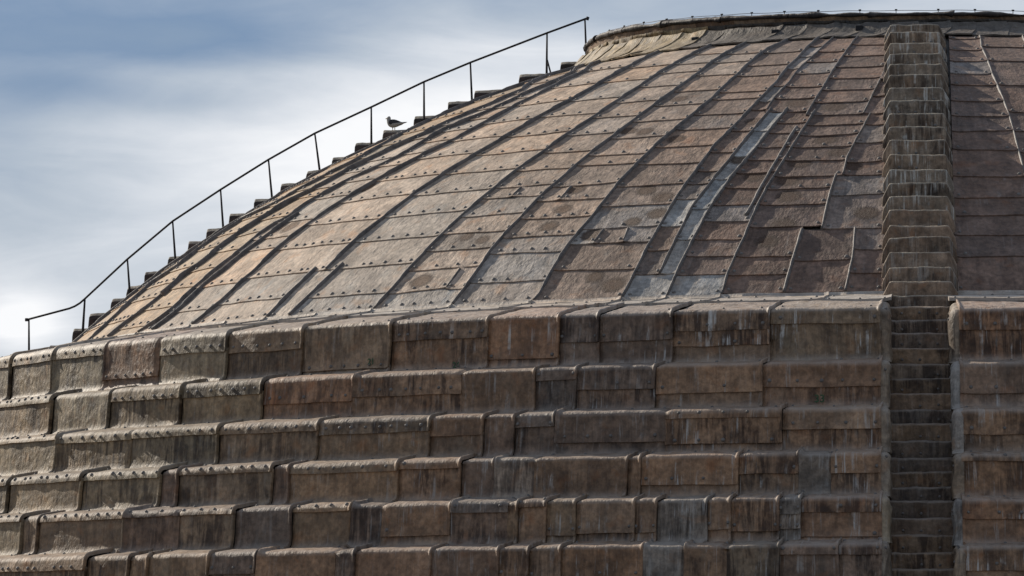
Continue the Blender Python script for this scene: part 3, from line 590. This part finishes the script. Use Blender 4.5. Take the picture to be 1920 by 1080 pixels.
for k in range(1, 9):
    prof = ring_profile(k)
    core = [(r-.06, z-.05) for r, z in prof]; core[-1] = (core[-1][0]-.06, core[-1][1])
    # the ring's own body stops at the stair channel on both sides
    a0 = math.asin((CH_R+.06)/RK[k-1]); a1 = 2*math.pi+math.asin((CH_L-.06)/RK[k-1])
    rings.append(revolve('step_ring', core, a0, a1, 150, CORE_MAT, dome)); ring_riv.append(Rivets())
    R = RK[k-1]
    edges = T['RING'].get(str(k))
    pL = math.asin((CH_L-.13)/R)
    seq = []
    if edges:
        e = [(a, c, l) for a, c, l in edges]
        e[-1] = (pL, e[-1][1], e[-1][2])
        pa = e[0][0]-.075
        for a, c, l in e: seq.append((pa, a, c, l)); pa = a
        first = seq[0][0]
    else:
        pa = -1.2; first = pa
        while pa < pL-.05:
            b = min(pL, pa+.06+rng.random()*.05)
            if pL-b < .03: b = pL
            seq.append((pa, b, random.choice('oobdt'), random.choice([[], [.2], [.6]]))); pa = b
    b = first
    while b > -1.95:
        a = b-(.07+.04*rng.random()); seq.append((a, b, 't', random.choice([[.2], [.3], []]))); b = a
    dzr = -.018-.006*k
    a = math.asin((CH_R+.13)/R); firstr = True
    lapr = {1: [.37], 2: [.66], 3: [.55], 4: [.1], 5: [.4], 6: [.5]}
    while a < .42:
        b = a+(.085 if firstr else .06+.05*rng.random())
        seq.append((a, b, {1: 'r', 2: 'd', 3: 'b', 4: 'b', 5: 'r'}.get(k, 'b') if firstr else random.choice('obrd'), lapr.get(k, []) if firstr else random.choice([[.3], [.6], []]))); a = b; firstr = False
    for pa, pb, c, l in seq: bay(k, pa, pb, l, c, dzr if pa > 0 else 0.0)

# wide shelf between the cap and the first ring: its inner row of sheets, under the cap's foot
inner = np.array([(RB-.035, ZB+.075), (RB+.01, ZB+.02), (RB+.10, ZB-.005), (RB+1.0, ZK[0]+.215)])
def shelf_bay(pa, pb):
    w = (pb-pa)*16.6; nu = int(np.clip(w/.08, 6, 30))
    d = np.r_[0, np.cumsum(np.linalg.norm(np.diff(inner, axis=0), axis=1))]
    sv = np.unique(np.r_[np.linspace(0, d[-1], 14), d]); nv = len(sv)
    rz, _ = resample(inner, sv); ph = np.linspace(pa, pb, nu)
    base = np.stack([rz[:, :1]*np.sin(ph), -rz[:, :1]*np.cos(ph), rz[:, 1:]+0*ph[None, :]], -1)
    n = grid_normals(base); n = np.where(n[..., 2:].mean() < 0, -n, n)
    X = (ph-pa)[None, :]*16.6+0*sv[:, None]; S = sv[:, None]+0*X
    o = .02+fbm(base, 1.2, 3, seed=pa*3)*.02+.03*np.exp(-((w-X-.02)/.04)**2)+.016*np.exp(-((d[-1]-S)/.09)**2)
    P = base+n*o[..., None]
    UV = np.stack([X+rng.random()*40, S+rng.random()*40], -1)
    c = jit((.34, .29, .24) if pb < -.3 else (.32, .265, .215), .08)
    sheet_mesh('shelf_sheet', P, n, UV, LEAD_SHELF, rings[0], .05, (*c, .25), np.clip(n[..., 2]*1.3-.2, 0, 1))
    for st, stp in ((.22, .36), (d[-1]-.09, .30)):
        iv = int(np.argmin(abs(sv-st))); m = max(2, int(w/stp))
        for q in np.linspace(.08, .92, m):
            if rng.random() < .15: continue
            iu = int(round(q*(nu-1))); ring_riv[0].add(P[iv, iu], n[iv, iu], .026, .024)
pe = [float(SE[s](TB)) for s in ('S1', 'S2', 'S3', 'S4', 'S5a', 'S6', 'S7', 'S8', 'S9', 'S11', 'S12')]+[-.085]
pe = [-1.95, -1.85, -1.75, -1.65, -1.55, -1.44, -1.34, -1.24]+pe+[math.asin((CH_L+.02)/16.6)]
for a, b in zip(pe[:-1], pe[1:]):
    if b-a > .13: shelf_bay(a, .5*(a+b)); shelf_bay(.5*(a+b), b)
    else: shelf_bay(a, b)
a = math.asin((CH_R-.02)/16.6)
while a < .42: shelf_bay(a, a+.085); a += .085
for k in range(8): ring_riv[k].build('rivets', rings[k])
# drum below the rings, down to the ground
revolve('drum_wall', [(RK[7]+.1, ZK[7]-.5), (RK[7]+1.6, ZK[7]-.8), (RK[7]+1.6, -24)], -math.pi, math.pi, 121, STONE, dome)

# ------------------------------------------------------------------ the stair cut through the rings
chan = revolve('stair_channel', [(RK[0]-2.0, ZK[0]-.3), (RK[0]-1.3, ZK[0]-.35), (RK[7]-.9, ZK[7]-1.2)], -.06, .075, 4, CORE_MAT, dome)
CH = T['CHAN']
def block_sheet(name, Xs, path, drop, parent, color, mat, amp=.008, ledge_z=True, xc=0.0, rot=None, inward=0.0):
    """A lead wrapped step: 'path' runs up the front and back over the tread, 'Xs'/'drop' is the cross section."""
    path = np.array(path); nv, nu = len(path), len(Xs)
    P = np.zeros((nv, nu, 3))
    P[..., 0] = xc+np.array(Xs)[None, :]
    P[..., 1] = -path[:, :1]+inward*np.array(drop)[None, :]
    P[..., 2] = path[:, 1:]-np.array(drop)[None, :]
    n = grid_normals(P)
    o = fbm(P, 2.6, 3, seed=path[0, 1]*5)*amp*2+fbm(P, 8.0, 2, seed=path[0, 0])*amp
    P = P+np.stack([o*.4, -o, o], -1)
    d = np.r_[0, np.cumsum(np.linalg.norm(np.diff(path, axis=0), axis=1))]
    xs = np.r_[0, np.cumsum(np.hypot(np.diff(Xs), np.diff(drop)))]
    UV = np.stack([xs[None, :]+0*d[:, None]+rng.random()*40, -d[:, None]+0*xs[None, :]+rng.random()*40], -1)
    n = grid_normals(P)
    if n[..., 2].mean()-n[..., 1].mean() < 0: n = -n
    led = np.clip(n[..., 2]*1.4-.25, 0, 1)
    if rot is not None: P = P@rot.T; n = n@rot.T
    return sheet_mesh(name, P, n, UV, mat, parent, .03, color, led), P, n
riv_ch = Rivets()
for j in range(len(CH)):
    R, z = CH[j]
    Rn, zn = CH[j+1] if j+1 < len(CH) else (R+.2, z-.25)
    Rp = CH[j-1][0] if j else R-.9
    zt = z+.02 if j else z+.10
    rr = .035
    path = [(R+.012, zn-.02), (R+.008, zn+.08), (R+.004, z-.10), (R, z-rr)]+[(R-rr+rr*math.cos(srad(a)), z-rr+rr*math.sin(srad(a))) for a in (25, 50, 75)]+[(R-.08, z+.003), (Rp-.02, zt)]
    path = np.array(path); dd = np.r_[0, np.cumsum(np.linalg.norm(np.diff(path, axis=0), axis=1))]
    s = np.unique(np.r_[np.linspace(0, dd[-1], 16), dd]); path, _ = resample(path, s)
    Xs = np.linspace(CH_L-.03, CH_R+.03, 26)
    c = jit(random.choice([(.20, .142, .098), (.175, .132, .10), (.225, .155, .10)]), .14)
    o, P, n = block_sheet('stair_step', Xs, path, np.zeros(len(Xs)), chan, (*c, .18), LEAD_RISER, .010, xc=.01)
    for q in (5, 12, 19):
        if rng.random() < .7: riv_ch.add(P[3, q], n[3, q], .022, .02)
# rounded cheeks that close each ring at the channel
def cheek(k, side, dz):
    R = RK[k-1]; prof = ring_profile(k); d = np.r_[0, np.cumsum(np.linalg.norm(np.diff(prof, axis=0), axis=1))]
    s0 = d[1]-(.9 if k == 1 else .32); s0 = max(.02, s0)
    sv = np.unique(np.r_[np.linspace(s0, d[-1], 26), d[(d > s0)]]); rz, _ = resample(prof, sv); nv = len(sv)
    rc = .14; xe = CH_R if side > 0 else CH_L
    al = np.r_[np.linspace(0, 90, 9), ]; tail = [.15, .35, .6, .85]
    xs, back, dr = [-.03], [0.0], [0.0]
    for a in al: xs.append(rc*math.sin(srad(a))); back.append(rc*(1-math.cos(srad(a)))*1.1); dr.append(.10*(1-math.cos(srad(a)))**1.4)
    for t in tail: xs.append(rc+.02*math.sin(t*7+k)); back.append(rc+t); dr.append(.10+t*.15)
    xs, back, dr = map(np.array, (xs, back, dr))
    x_abs = (xe+side*rc)-side*xs
    wob = perlin(sv*2.3+k*9.7+side*30, sv*0+1.1, sv*0+.7)*.05
    P = np.zeros((nv, len(xs), 3))
    P[..., 0] = x_abs[None, :]+wob[:, None]*np.clip(xs/rc, 0, 1)[None, :]
    P[..., 1] = -np.sqrt(np.maximum((rz[:, :1]+.02)**2-x_abs[None, :]**2, 0))+back[None, :]
    P[..., 2] = rz[:, 1:]+dz+.008-dr[None, :]*np.clip((rz[:, 1:]-rz[-1, 1])/.5, 0, 1)
    if side > 0: P = P[:, ::-1]
    n = grid_normals(P)
    if -n[..., 1].mean()+n[..., 2].mean()*.2 < 0: n = -n
    P = P+n*(fbm(P, 2.8, 3, seed=k*2.+side)*.025)[..., None]
    xl = np.r_[0, np.cumsum(np.linalg.norm(np.diff(P[nv//2], axis=0), axis=1))]
    UV = np.stack([xl[None, :]+0*sv[:, None]+rng.random()*40, sv[:, None]+0*xl[None, :]+rng.random()*40], -1)
    c = jit(random.choice([(.34, .28, .20), (.27, .215, .16), (.30, .27, .24)]), .1)  # cheek tints lightened, sunlight put into the colour
    sheet_mesh('stair_cheek', P, n, UV, LEAD_RISER, chan, .03, (*c, .3), np.clip(n[..., 2]*1.3-.2, 0, 1))
    for q in (.42, .5):
        if rng.random() < .5: iv = int(nv*q); riv_ch.add(P[iv, 4], n[iv, 4], .024, .022)
for k in range(1, 8):
    cheek(k, -1, 0.0); cheek(k, 1, -.018-.006*k)
riv_ch.build('rivets', chan)

# ------------------------------------------------------------------ the stairs up the cap
def cap_stair(steps, parent, rot, xc, color_fn, w=STAIR_HALF, grow=0.0, square=False):
    dr_s = 1.0
    riv = Rivets()
    steps = sorted(steps)                                  # from the rim outwards
    for j, (R, z) in enumerate(steps):
        Rp = steps[j-1][0] if j else R-.5
        Rn = steps[j+1][0] if j+1 < len(steps) else R+.3
        zcap = ZC+math.sqrt(RS**2-(R+.05)**2)
        zb = zcap-.06
        zn = steps[j+1][1] if j+1 < len(steps) else zb
        zf = min(zb, zn-.05)
        R1 = R+(.05+.03*rng.random()); rr = .032
        path = [(R1+.03, zf), (R1, .5*(zf+z)), (R1-.012, z-.09), (R1-.02, z-rr)]+[(R1-.02-rr+rr*math.cos(srad(a)), z-rr+rr*math.sin(srad(a))) for a in (25, 50, 75)]+[(R-.12, z+.004), (Rp-.04, z+.02)]
        path = np.array(path); dd = np.r_[0, np.cumsum(np.linalg.norm(np.diff(path, axis=0), axis=1))]
        s = np.unique(np.r_[np.linspace(0, dd[-1], 18), dd]); path, _ = resample(path, s)
        ww = w+grow*j; ch = .095
        Xs = np.r_[-ww-.035, -ww-.03, -ww-.015, -ww, -ww+.035, -ww+.07, -ww+ch, np.linspace(-ww+ch+.03, ww-ch-.03, 22), ww-ch, ww-.07, ww-.035, ww, ww+.015, ww+.03, ww+.035]
        if square: dr_s = .35
        dr = np.r_[.62, .38, .26, .19*dr_s, .125*dr_s, .055*dr_s, .008*dr_s, np.zeros(22), .008*dr_s, .055*dr_s, .125*dr_s, .19*dr_s, .26, .38, .62]
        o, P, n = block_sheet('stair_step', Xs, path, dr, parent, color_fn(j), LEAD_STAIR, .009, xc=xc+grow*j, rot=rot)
        for q in (10, 17, 25):
            if rng.random() < .55: riv.add(P[4, q], n[4, q], .024, .022)
    riv.build('rivets', parent)
def ramp_mesh(name, rot, half, xc):
    th = np.linspace(.275, TH_BASE-.005, 20); V = []
    for t in th:
        for sx in (-half, half):
            V.append(np.array([xc+sx, -RS*math.sin(t), ZC+RS*math.cos(t)+.04]))
    V = [rot@v for v in V]; F = [(2*i, 2*i+1, 2*i+3, 2*i+2) for i in range(len(th)-1)]
    return raw_mesh(name, V, F, CORE_MAT, dome)
I3 = np.eye(3); RL = np.array([[0, 1, 0], [-1, 0, 0], [0, 0, 1.0]])      # turns the front (-Y) to the left (-X)
RL = np.array([[0.0, 1.0, 0.0], [-1.0, 0.0, 0.0], [0.0, 0.0, 1.0]])
st = ramp_mesh('cap_stair', I3, .5, STAIR_X)
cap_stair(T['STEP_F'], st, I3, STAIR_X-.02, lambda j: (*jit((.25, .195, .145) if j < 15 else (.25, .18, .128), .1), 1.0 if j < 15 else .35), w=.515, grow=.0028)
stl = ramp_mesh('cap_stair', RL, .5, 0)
cap_stair([(a-.03, b+.11) for a, b in T['STEP_L']], stl, RL, 0, lambda j: (*jit((.055, .036, .03), .15), .12), w=.5, square=True)  # left steps darker: their shade is put into the colour

# ------------------------------------------------------------------ raised rim round the opening
RR = 6.08; ZT = 11.983; ZS = ZC+math.sqrt(RS**2-RR**2)
rim = revolve('dome_rim', [(RR+.78, ZC+math.sqrt(RS**2-(RR+.78)**2)-.05), (RR+.05, ZS-.02), (RR-.02, ZT-.06), (RR-.45, ZT-.03), (RR-.5, ZT-1.2)], -math.pi, math.pi, 121, CORE_MAT, dome)
_v = np.zeros(len(rim.data.vertices)*3); rim.data.vertices.foreach_get('co', _v); _v = _v.reshape(-1, 3)
_p = np.arctan2(_v[:, 0], -_v[:, 1]); _v[:, 2] += .27*np.clip(-np.sin(_p), 0, 1)**1.5*np.clip((_v[:, 2]-ZS)/(ZT-.06-ZS), 0, 1)
rim.data.vertices.foreach_set('co', _v.ravel()); rim.data.update()
def rim_dz(ph): return .27*np.clip(-np.sin(ph), 0, 1)**1.5
def rim_sheet(name, pa, pb, prof, color, lip, mat):
    d = np.r_[0, np.cumsum(np.linalg.norm(np.diff(prof, axis=0), axis=1))]
    sv = np.unique(np.r_[np.linspace(0, d[-1], 14), d]); rz, _ = resample(prof, sv)
    w = (pb-pa)*6.3; nu = max(8, int(w/.05)); ph = np.linspace(pa, pb, nu)
    bulge = .05*np.sin(math.pi*(ph-pa)/(pb-pa))
    slant = .012*np.sin(sv*5)[:, None]
    phi = ph[None, :]+slant
    base = np.stack([rz[:, :1]*np.sin(phi), -rz[:, :1]*np.cos(phi), rz[:, 1:]+rim_dz(phi)*np.clip((rz[:, 1:]-zsp(RR+.5))/(ZT-zsp(RR+.5)), 0, 1)], -1)
    n = grid_normals(base)
    if (n[..., 0]*np.sin(phi)-n[..., 1]*np.cos(phi)).mean()+n[..., 2].mean() < 0: n = -n
    X = (ph-pa)[None, :]*6.3+0*sv[:, None]
    o = .012+fbm(base, 2.2, 3, seed=pa*5)*.045*lip+lip*.016*np.exp(-((w-X-.02)/.035)**2)
    P = base+n*o[..., None]
    UV = np.stack([X+rng.random()*40, sv[:, None]+0*X+rng.random()*40], -1)
    sheet_mesh(name, P, n, UV, mat, rim, .03, color, np.clip(n[..., 2]*1.2-.6, 0, 1))
def zsp(r): return ZC+math.sqrt(RS**2-r*r)
apron = np.array([(RR+.115, ZT-.11), (RR+.135, ZT-.18), (RR+.24, zsp(RR+.24)+.15), (RR+.36, zsp(RR+.36)+.10), (RR+.56, zsp(RR+.56)+.05), (RR+.86, zsp(RR+.86)+.035)])
band = np.array([(RR+.09, ZT-.035), (RR+.10, ZT-.05), (RR+.085, zsp(RR)+.05)])
a = -1.95
while a < .75:
    b = a+.065+.035*rng.random()
    rim_sheet('apron_sheet', a, b, apron, (*jit((.30, .225, .12) if b < -.6 else (.060, .048, .036), .15), .2), 1.0, LEAD_RISER); a = b
a = -1.95
while a < .75:
    b = a+.13+.02*rng.random()
    rim_sheet('rim_panel', a, b, band, (*jit((.20, .125, .07), .12), .15), .3, LEAD_RISER); a = b
cop = np.array([(RR-.40, ZT+.02), (RR-.05, ZT+.025), (RR+.12, ZT+.008), (RR+.145, ZT-.012), (RR+.14, ZT-.035), (RR+.07, ZT-.045)])
a = -1.95
while a < .75:
    b = a+.19+.05*rng.random()
    rim_sheet('coping_sheet', a, b, cop, (*jit((.045, .036, .032), .15), .1), 1.1, LEAD_RISER); a = b
def box(name, c, e, parent, mat, rotz=0.0, bev=.01):
    sx, sy, sz = e; V = []
    for x in (-1, 1):
        for y in (-1, 1):
            for z in (-1, 1): V.append((x*sx/2, y*sy/2, z*sz/2))
    F = [(0, 1, 3, 2), (4, 6, 7, 5), (0, 4, 5, 1), (2, 3, 7, 6), (0, 2, 6, 4), (1, 5, 7, 3)]
    ca, sa = math.cos(rotz), math.sin(rotz)
    V = [(c[0]+ca*x-sa*y, c[1]+sa*x+ca*y, c[2]+z) for x, y, z in V]
    o = raw_mesh(name, V, F, mat, parent, smooth=False)
    m = o.modifiers.new('bevel', 'BEVEL'); m.width = bev; m.segments = 2
    return o
for a in (-.64, -.385, -.15):
    r = RR+.42; box('scupper', (r*math.sin(a), -r*math.cos(a), zsp(r)+.10), (.13, .16, .10), rim, IRON, a, .015)

# lightning cable on clips along the rim
cable = bpy.data.objects.new('rim_cable', None); link(cable); cable.location = (0, -RR, ZT)
tag(cable, 'thin cable held on small clips along the top edge of the dome rim', 'cable')
def child_off(o, root):
    o.parent = root; o.matrix_parent_inverse = Matrix.Translation(-root.location); return o
pts = []; ph = np.linspace(-1.38, .75, 150)
for i, a in enumerate(ph):
    r = RR-.02+.02*math.sin(i*.7); r = RR-.02
    pts.append((r*math.sin(a), -r*math.cos(a), ZT+float(rim_dz(a))+.07+.004*math.sin(i*.55)+.02*(i < 6)*(6-i)/6))
V, F = tube(pts, .0055, 6); child_off(raw_mesh('wire', V, F, CABLE), cable)
a = -1.30; clip = None
while a < .74:
    r = RR-.02
    if clip is None:
        V, F = tube([(0, 0, -.055), (0, 0, .0), (0, 0, .075)], [.014, .007, .007], 6); V2, F2 = tube([(-.022, 0, .07), (.022, 0, .07)], .013, 6, True, len(V))
        me = bpy.data.meshes.new('clip'); me.from_pydata([tuple(v) for v in V+V2], [], F+F2); me.materials.append(IRON); clip = me
    o = bpy.data.objects.new('clip', clip); link(o); o.location = (r*math.sin(a), -r*math.cos(a), ZT+float(rim_dz(a))+.015); o.rotation_euler = (0, 0, a)
    child_off(o, cable); a += .105+.02*rng.random()
# (the gull and handrail follow) of wire beside the last post of the handrail
# ------------------------------------------------------------------ handrail along the left stair
railing = bpy.data.objects.new('handrail', None); link(railing); railing.location = (-11.0, -.5, 9.5)
tag(railing, 'thin dark iron handrail on slender posts climbing the left edge of the dome', 'handrail')
RY = -.5
rp = [(x, RY, z) for x, z in T['RAIL']]
V, F = tube(rp, .020, 8); child_off(raw_mesh('rail', V, F, IRON), railing)
V, F = tube([(rp[0][0]-.03, RY, rp[0][2]), (rp[0][0]+.02, RY, rp[0][2])], .032, 8); child_off(raw_mesh('rail_end', V, F, IRON), railing)
V, F = tube([(rp[-1][0]-.02, RY, rp[-1][2]-.04), (rp[-1][0]+.0, RY, rp[-1][2]+.02)], .03, 8); child_off(raw_mesh('rail_end', V, F, IRON), railing)
for i, ((xt, zt), (xb, zb)) in enumerate(T['POST']):
    dx, dz = (xb-xt), (zb-zt); e = .35 if i else .12
    n_ = math.hypot(dx, dz); xe, ze = xb+dx/n_*e, zb+dz/n_*e
    rr = .019 if i not in (1,) else .022
    V, F = tube([(xt, RY, zt), (.5*(xt+xb), RY, .5*(zt+zb)), (xb, RY, zb), (xe, RY, ze)], [rr*.85, rr, rr*1.2, rr*1.3], 8)
    child_off(raw_mesh('post', V, F, IRON), railing)
    if i == 10:
        V, F = tube([(xb-.0, RY, zb+.30), (xb+.10, RY-.02, zb-.08)], .018, 6); child_off(raw_mesh('brace', V, F, IRON), railing)
(x0, z0), (x1, z1) = T['POST'][11]
V, F = tube([(x1-.01, RY, z1+.20), (x1+.02, RY, z1+.22), (x1+.03, RY, z1+.17), (x1+.05, RY, z1+.15), (x1+.09, RY, z1+.16), (x1+.13, RY, z1+.18)], .006, 6)
child_off(raw_mesh('loose_wire', V, F, IRON), railing)

# ------------------------------------------------------------------ gull standing on a stair step
gx, gy, gz = T['GULL']; gz += .035
gull = bpy.data.objects.new('seagull', None); link(gull); gull.location = (gx, gy, gz); gull.scale = (1.15, 1.25, 1.2)
tag(gull, 'gull with grey back and pale head standing on a step of the left stair', 'gull')
def loft(name, sec, mat, parent, sides=12, sub=1):
    """sec: (centre, tangent, half height, half width) rings, one continuous skin"""
    V, F = [], []
    for c, t, h, w in sec:
        c = np.array(c, float); t = unit(np.array(t, float)[None])[0]
        y = np.array([0, 1.0, 0]); up = np.cross(t, y)*-1
        if up[2] < 0 and abs(up[2]) > .3: up = -up
        for k in range(sides):
            a = 2*math.pi*k/sides; V.append(c+y*math.cos(a)*w+up*math.sin(a)*h)
    n = len(sec)
    for i in range(n-1):
        for k in range(sides):
            k2 = (k+1) % sides; F.append((i*sides+k, i*sides+k2, (i+1)*sides+k2, (i+1)*sides+k))
    F.append(tuple(range(sides))[::-1]); F.append(tuple((n-1)*sides+k for k in range(sides)))
    o = raw_mesh(name, V, F, mat, parent)
    if sub: m = o.modifiers.new('sub', 'SUBSURF'); m.levels = 2; m.render_levels = 2
    return o
# body: tail, rump, breast, neck, head (looks left, -X)
loft('body', [((.205, 0, .152), (-1, 0, -.1), .008, .022), ((.16, 0, .146), (-1, 0, -.15), .018, .032), ((.09, 0, .132), (-1, 0, -.12), .042, .044), ((.02, 0, .126), (-1, 0, 0), .060, .056),
     ((-.035, 0, .134), (-1, 0, .35), .060, .056), ((-.062, 0, .158), (-.8, 0, .9), .042, .042), ((-.064, 0, .188), (-.1, 0, 1), .034, .033), ((-.064, 0, .218), (-.1, 0, 1), .036, .032), ((-.066, 0, .243), (-.2, 0, 1), .031, .028), ((-.066, 0, .256), (-.2, 0, 1), .012, .012)], FEATHER_W, gull)
loft('beak', [((-.090, 0, .223), (-1, 0, -.15), .011, .009), ((-.110, 0, .219), (-1, 0, -.25), .008, .006), ((-.122, 0, .212), (-.8, 0, -.6), .003, .003)], BEAK, gull, 8, 1)
for sy in (-1, 1):
    # folded wing: lies along the side and crosses over the tail
    sec = []
    for t in np.linspace(0, 1, 8):
        x = -.062+.235*t; z = .158-.018*t+.004*math.sin(t*6); h = .046*math.sin(math.pi*(.18+.80*t))**.8+.004; w = .012*(1-.5*t)
        sec.append(((x, sy*(.050-.036*t**1.5), z), (1, 0, -.05), h, w))
    wing = loft('wing', sec, FEATHER_G, gull, 10, 1)
    tip = [((.15, sy*.018, .146), (1, 0, .1), .016, .007), ((.20, sy*.012, .153), (1, 0, .12), .010, .006), ((.245, sy*-.004, .162), (1, 0, .15), .003, .003)]
    loft('wing_tip', tip, FEATHER_B, wing, 8, 1)
    V, F = tube([(.002+.03*(sy > 0), sy*.022, .075), (.004+.03*(sy > 0), sy*.022, .03), (.0+.03*(sy > 0), sy*.022, .002)], [.008, .0045, .005], 8)
    leg = raw_mesh('leg', V, F, LEG_M, gull)
    V, F = [], []
    bx = .0+.03*(sy > 0)
    V = [(bx+.006, sy*.022, .004), (bx-.045, sy*.022-.02, .003), (bx-.052, sy*.022, .003), (bx-.045, sy*.022+.02, .003), (bx+.004, sy*.022, .012)]
    raw_mesh('foot', V, [(0, 1, 2), (0, 2, 3), (0, 4, 1), (1, 4, 2), (2, 4, 3), (3, 4, 0)], LEG_M, leg, smooth=False)
    V, F = tube([(-.082, sy*.022, .230), (-.082, sy*.0305, .230)], .0045, 8); raw_mesh('eye', V, F, FEATHER_B, gull)

# ------------------------------------------------------------------ green numbers painted on the second ring
def number(txt, ph, z, size, k):
    R = RK[k-1]; cu = bpy.data.curves.new('painted_number', 'FONT'); cu.body = txt; cu.size = size; cu.align_x = 'CENTER'; cu.extrude = .002; cu.offset = .003
    cu.materials.append(PAINT)
    tmp = bpy.data.objects.new('painted_number', cu); COL.objects.link(tmp); bpy.context.view_layer.update()
    me = bpy.data.meshes.new_from_object(tmp.evaluated_get(bpy.context.evaluated_depsgraph_get())); bpy.data.objects.remove(tmp)
    o = bpy.data.objects.new('painted_number', me); link(o, rings[k-1])
    r = R+.085
    o.location = (r*math.sin(ph), -r*math.cos(ph), z); o.rotation_euler = (srad(90), 0, ph)
number('33', -.0777, 4.385, .16, 2); number('21', -.482, 5.18, .13, 1); number('26', -.3977, 5.07, .13, 1)
